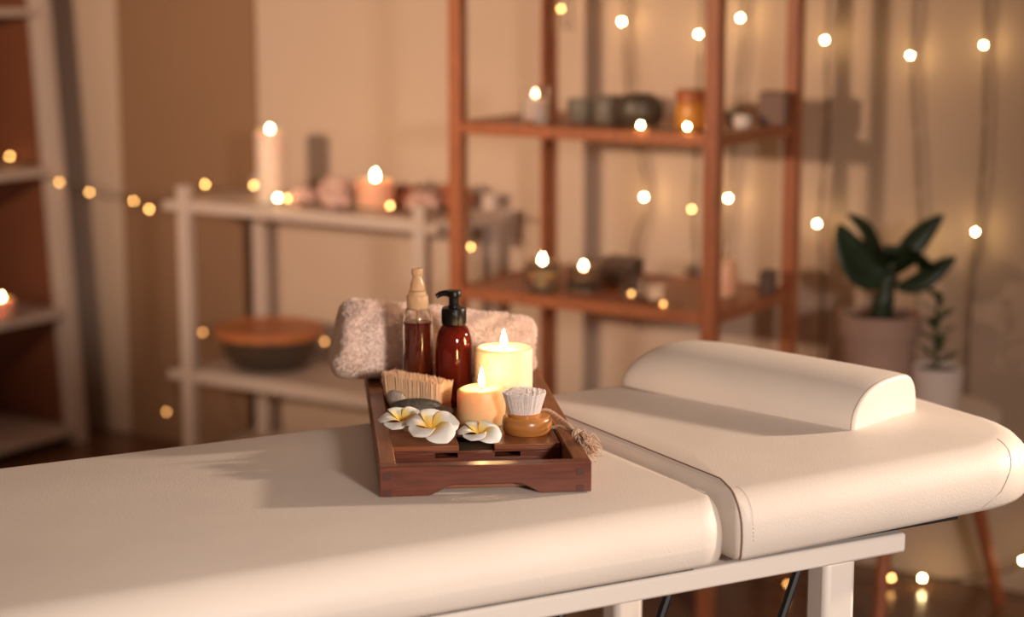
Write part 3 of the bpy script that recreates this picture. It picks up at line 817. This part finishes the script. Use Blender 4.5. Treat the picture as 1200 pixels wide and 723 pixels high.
# ------------------------------------------------------------------ fairy lights
bulb_meshes = {}
def bulb_obj(parent, loc, m):
    if m not in bulb_meshes:
        b = MB(); r = .0043; b.lathe([(0, -r)] + [(r * cos(a), r * sin(a)) for a in [-pi / 2 + pi * i / 8 for i in range(1, 8)]] + [(0, r)], n=12)
        o = b.build('bulb', M[m], parent, angle=180); bulb_meshes[m] = o.data
    else:
        o = bpy.data.objects.new('bulb', bulb_meshes[m]); COL.objects.link(o); o.parent = parent
    o.location = loc
def string(label, pts, bulbs, group=None, twist=.0035, name='string_lights', r=.0016):
    """pts: the wire's way; bulbs: (x, y, z, material) in room coordinates"""
    b0 = Vector(pts[0]); t = thing(name, label, 'fairy lights', tuple(b0), 0, group)
    path = [p - b0 for p in spline(pts, 14)]; mb = MB()
    for ph in (0, pi):
        mb.tube([p + twist * Vector((cos(ph + .33 * i), sin(ph + .33 * i) * .6, .4 * sin(ph + .21 * i))) for i, p in enumerate(path)], r, 5)
    mb.build('wire', M['wire'], t, angle=90)
    for x, y, z, m in bulbs: bulb_obj(t, Vector((x, y, z)) - b0, m)
    return t
GW = 'fairy light strands hanging on the wall'
Br, Di, Lo = 'bulb', 'bulb_dim', 'bulb_low'
N = 4.0
def strand(label, bl, bottom, wob=.012, seed=0):
    rnd = random.Random(seed); x0 = bl[0][0]; pts = [(x0, N + .02, 2.5)]
    knots = sorted([(b[0], N + .014, b[2]) for b in bl], key=lambda q: -q[2])
    z = 2.0
    pts += [(x0 + rnd.uniform(-wob, wob), N + .02, 2.0), (x0 + rnd.uniform(-wob, wob), N + .02, 1.55)]
    for i, k in enumerate(knots):
        pts.append(k)
        nx = knots[i + 1] if i + 1 < len(knots) else (k[0], 0, bottom)
        if k[2] - nx[2] > .2: pts.append(((k[0] + nx[0]) / 2 + rnd.uniform(-wob, wob), N + .02, (k[2] + nx[2]) / 2))
    if bottom < knots[-1][2] - .03: pts.append((knots[-1][0] + rnd.uniform(-wob, wob), N + .02, bottom))
    string(label, pts, [(b[0], N, b[2], b[3]) for b in bl], GW)
strand('fairy light strand just beside the back left upright of the wood shelf', [(-2.472, N, 1.27, Di)], 1.22, seed=1)
strand('fairy light strand behind the middle of the wood shelf, three bulbs', [(-2.302, N, 1.242, Br), (-2.236, N, .827, Br), (-2.271, N, .609, Lo)], .50, .02, 2)
strand('fairy light strand just left of the front right shelf upright', [(-2.097, N, 1.216, Br), (-2.107, N, .807, Di)], .55, .014, 3)
strand('fairy light strand just right of the front right shelf upright', [(-1.990, N, 1.255, Br), (-2.012, N, .839, Br)], .55, .02, 4)
strand('fairy light strand just right of the whole wood shelf', [(-1.780, N, 1.209, Br), (-1.786, N, .796, Br)], .42, .014, 5)
strand('fairy light strand directly above the big potted plant', [(-1.578, N, 1.180, Br), (-1.544, N, .765, Br)], .25, .014, 6)
strand('fairy light strand above the small potted plant, nearest the right edge', [(-1.414, N, 1.206, Br), (-1.415, N, .805, Br)], .25, .014, 7)
# strand lying on the floor
string('fairy light string lying on the floor under the stool', [(-2.2, 3.90, .006), (-1.80, 3.76, .012), (-1.725, 3.758, .013), (-1.64, 3.90, .006), (-1.548, 3.925, .013), (-1.490, 3.962, .013), (-1.36, 3.955, .05), (-1.26, 3.955, .10), (-1.15, 3.99, .25)],
       [(-1.725, 3.758, .021, Lo), (-1.548, 3.925, .021, Di), (-1.490, 3.962, .021, Br), (-1.26, 3.95, .105, Br)])
# two bulbs lying on the edge of the upper wood shelf
string('short fairy light string lying on the front edge of the upper wood shelf', [(-2.02, 3.52, Z1 + .006), (-1.958, 3.488, Z1 + .008), (-1.90, 3.505, Z1 + .006), (-1.846, 3.488, Z1 + .008), (-1.82, 3.52, Z1 + .006)],
       [(-1.955, 3.479, Z1 + .014, Br), (-1.846, 3.479, Z1 + .016, Br)])
string('short fairy light string lying on the lower wood shelf by the tumblers', [(-2.01, 3.53, Z2 + .006), (-1.99, 3.515, Z2 + .012), (-1.95, 3.51, Z2 + .010), (-1.90, 3.50, Z2 + .008), (-1.87, 3.52, Z2 + .006)],
       [(-1.990, 3.510, Z2 + .020, Lo), (-1.905, 3.496, Z2 + .008, Lo)])
# garland from the bookcase across to the white rack
string('long fairy light garland draped from the bookcase over the white rack top',
       [(-4.38, 3.70, .825), (-4.225, 3.83, .822), (-4.06, 3.845, .775), (-3.936, 3.845, .752), (-3.85, 3.845, .735), (-3.766, 3.845, .738), (-3.709, 3.845, .720), (-3.56, 3.83, .775), (-3.46, 3.80, .79),
        (-3.33, 3.86, .785), (-3.14, 3.73, .790), (-3.06, 3.715, .790), (-2.90, 3.715, .785), (-2.755, 3.715, .790), (-2.63, 3.72, .800), (-2.550, 3.71, .795), (-2.525, 3.70, .71), (-2.53, 3.72, .60)],
       [(-4.241, 3.84, .831, Di), (-4.294, 3.80, .795, Di), (-4.053, 3.85, .768, Di), (-3.936, 3.85, .746, Di), (-3.766, 3.85, .733, Di), (-3.709, 3.85, .713, Di), (-3.455, 3.80, .802, Di), (-3.33, 3.85, .802, Di),
        (-3.122, 3.70, .798, Br), (-3.083, 3.69, .799, Di), (-2.762, 3.69, .803, Di), (-2.555, 3.70, .801, Di), (-2.532, 3.70, .720, Di)])
string('fairy light garland wound round the glass bowl on the lower rack shelf',
       [(-3.46, 3.72, .16), (-3.505, 3.72, .25), (-3.50, 3.74, .34), (-3.47, 3.80, .395), (-3.40, 3.94, .345), (-3.25, 3.972, .335), (-3.12, 3.94, .36), (-3.055, 3.80, .412), (-2.95, 3.80, .33)],
       [(-3.470, 3.79, .402, Lo), (-3.060, 3.80, .419, Lo), (-3.535, 3.71, .19, Lo)])
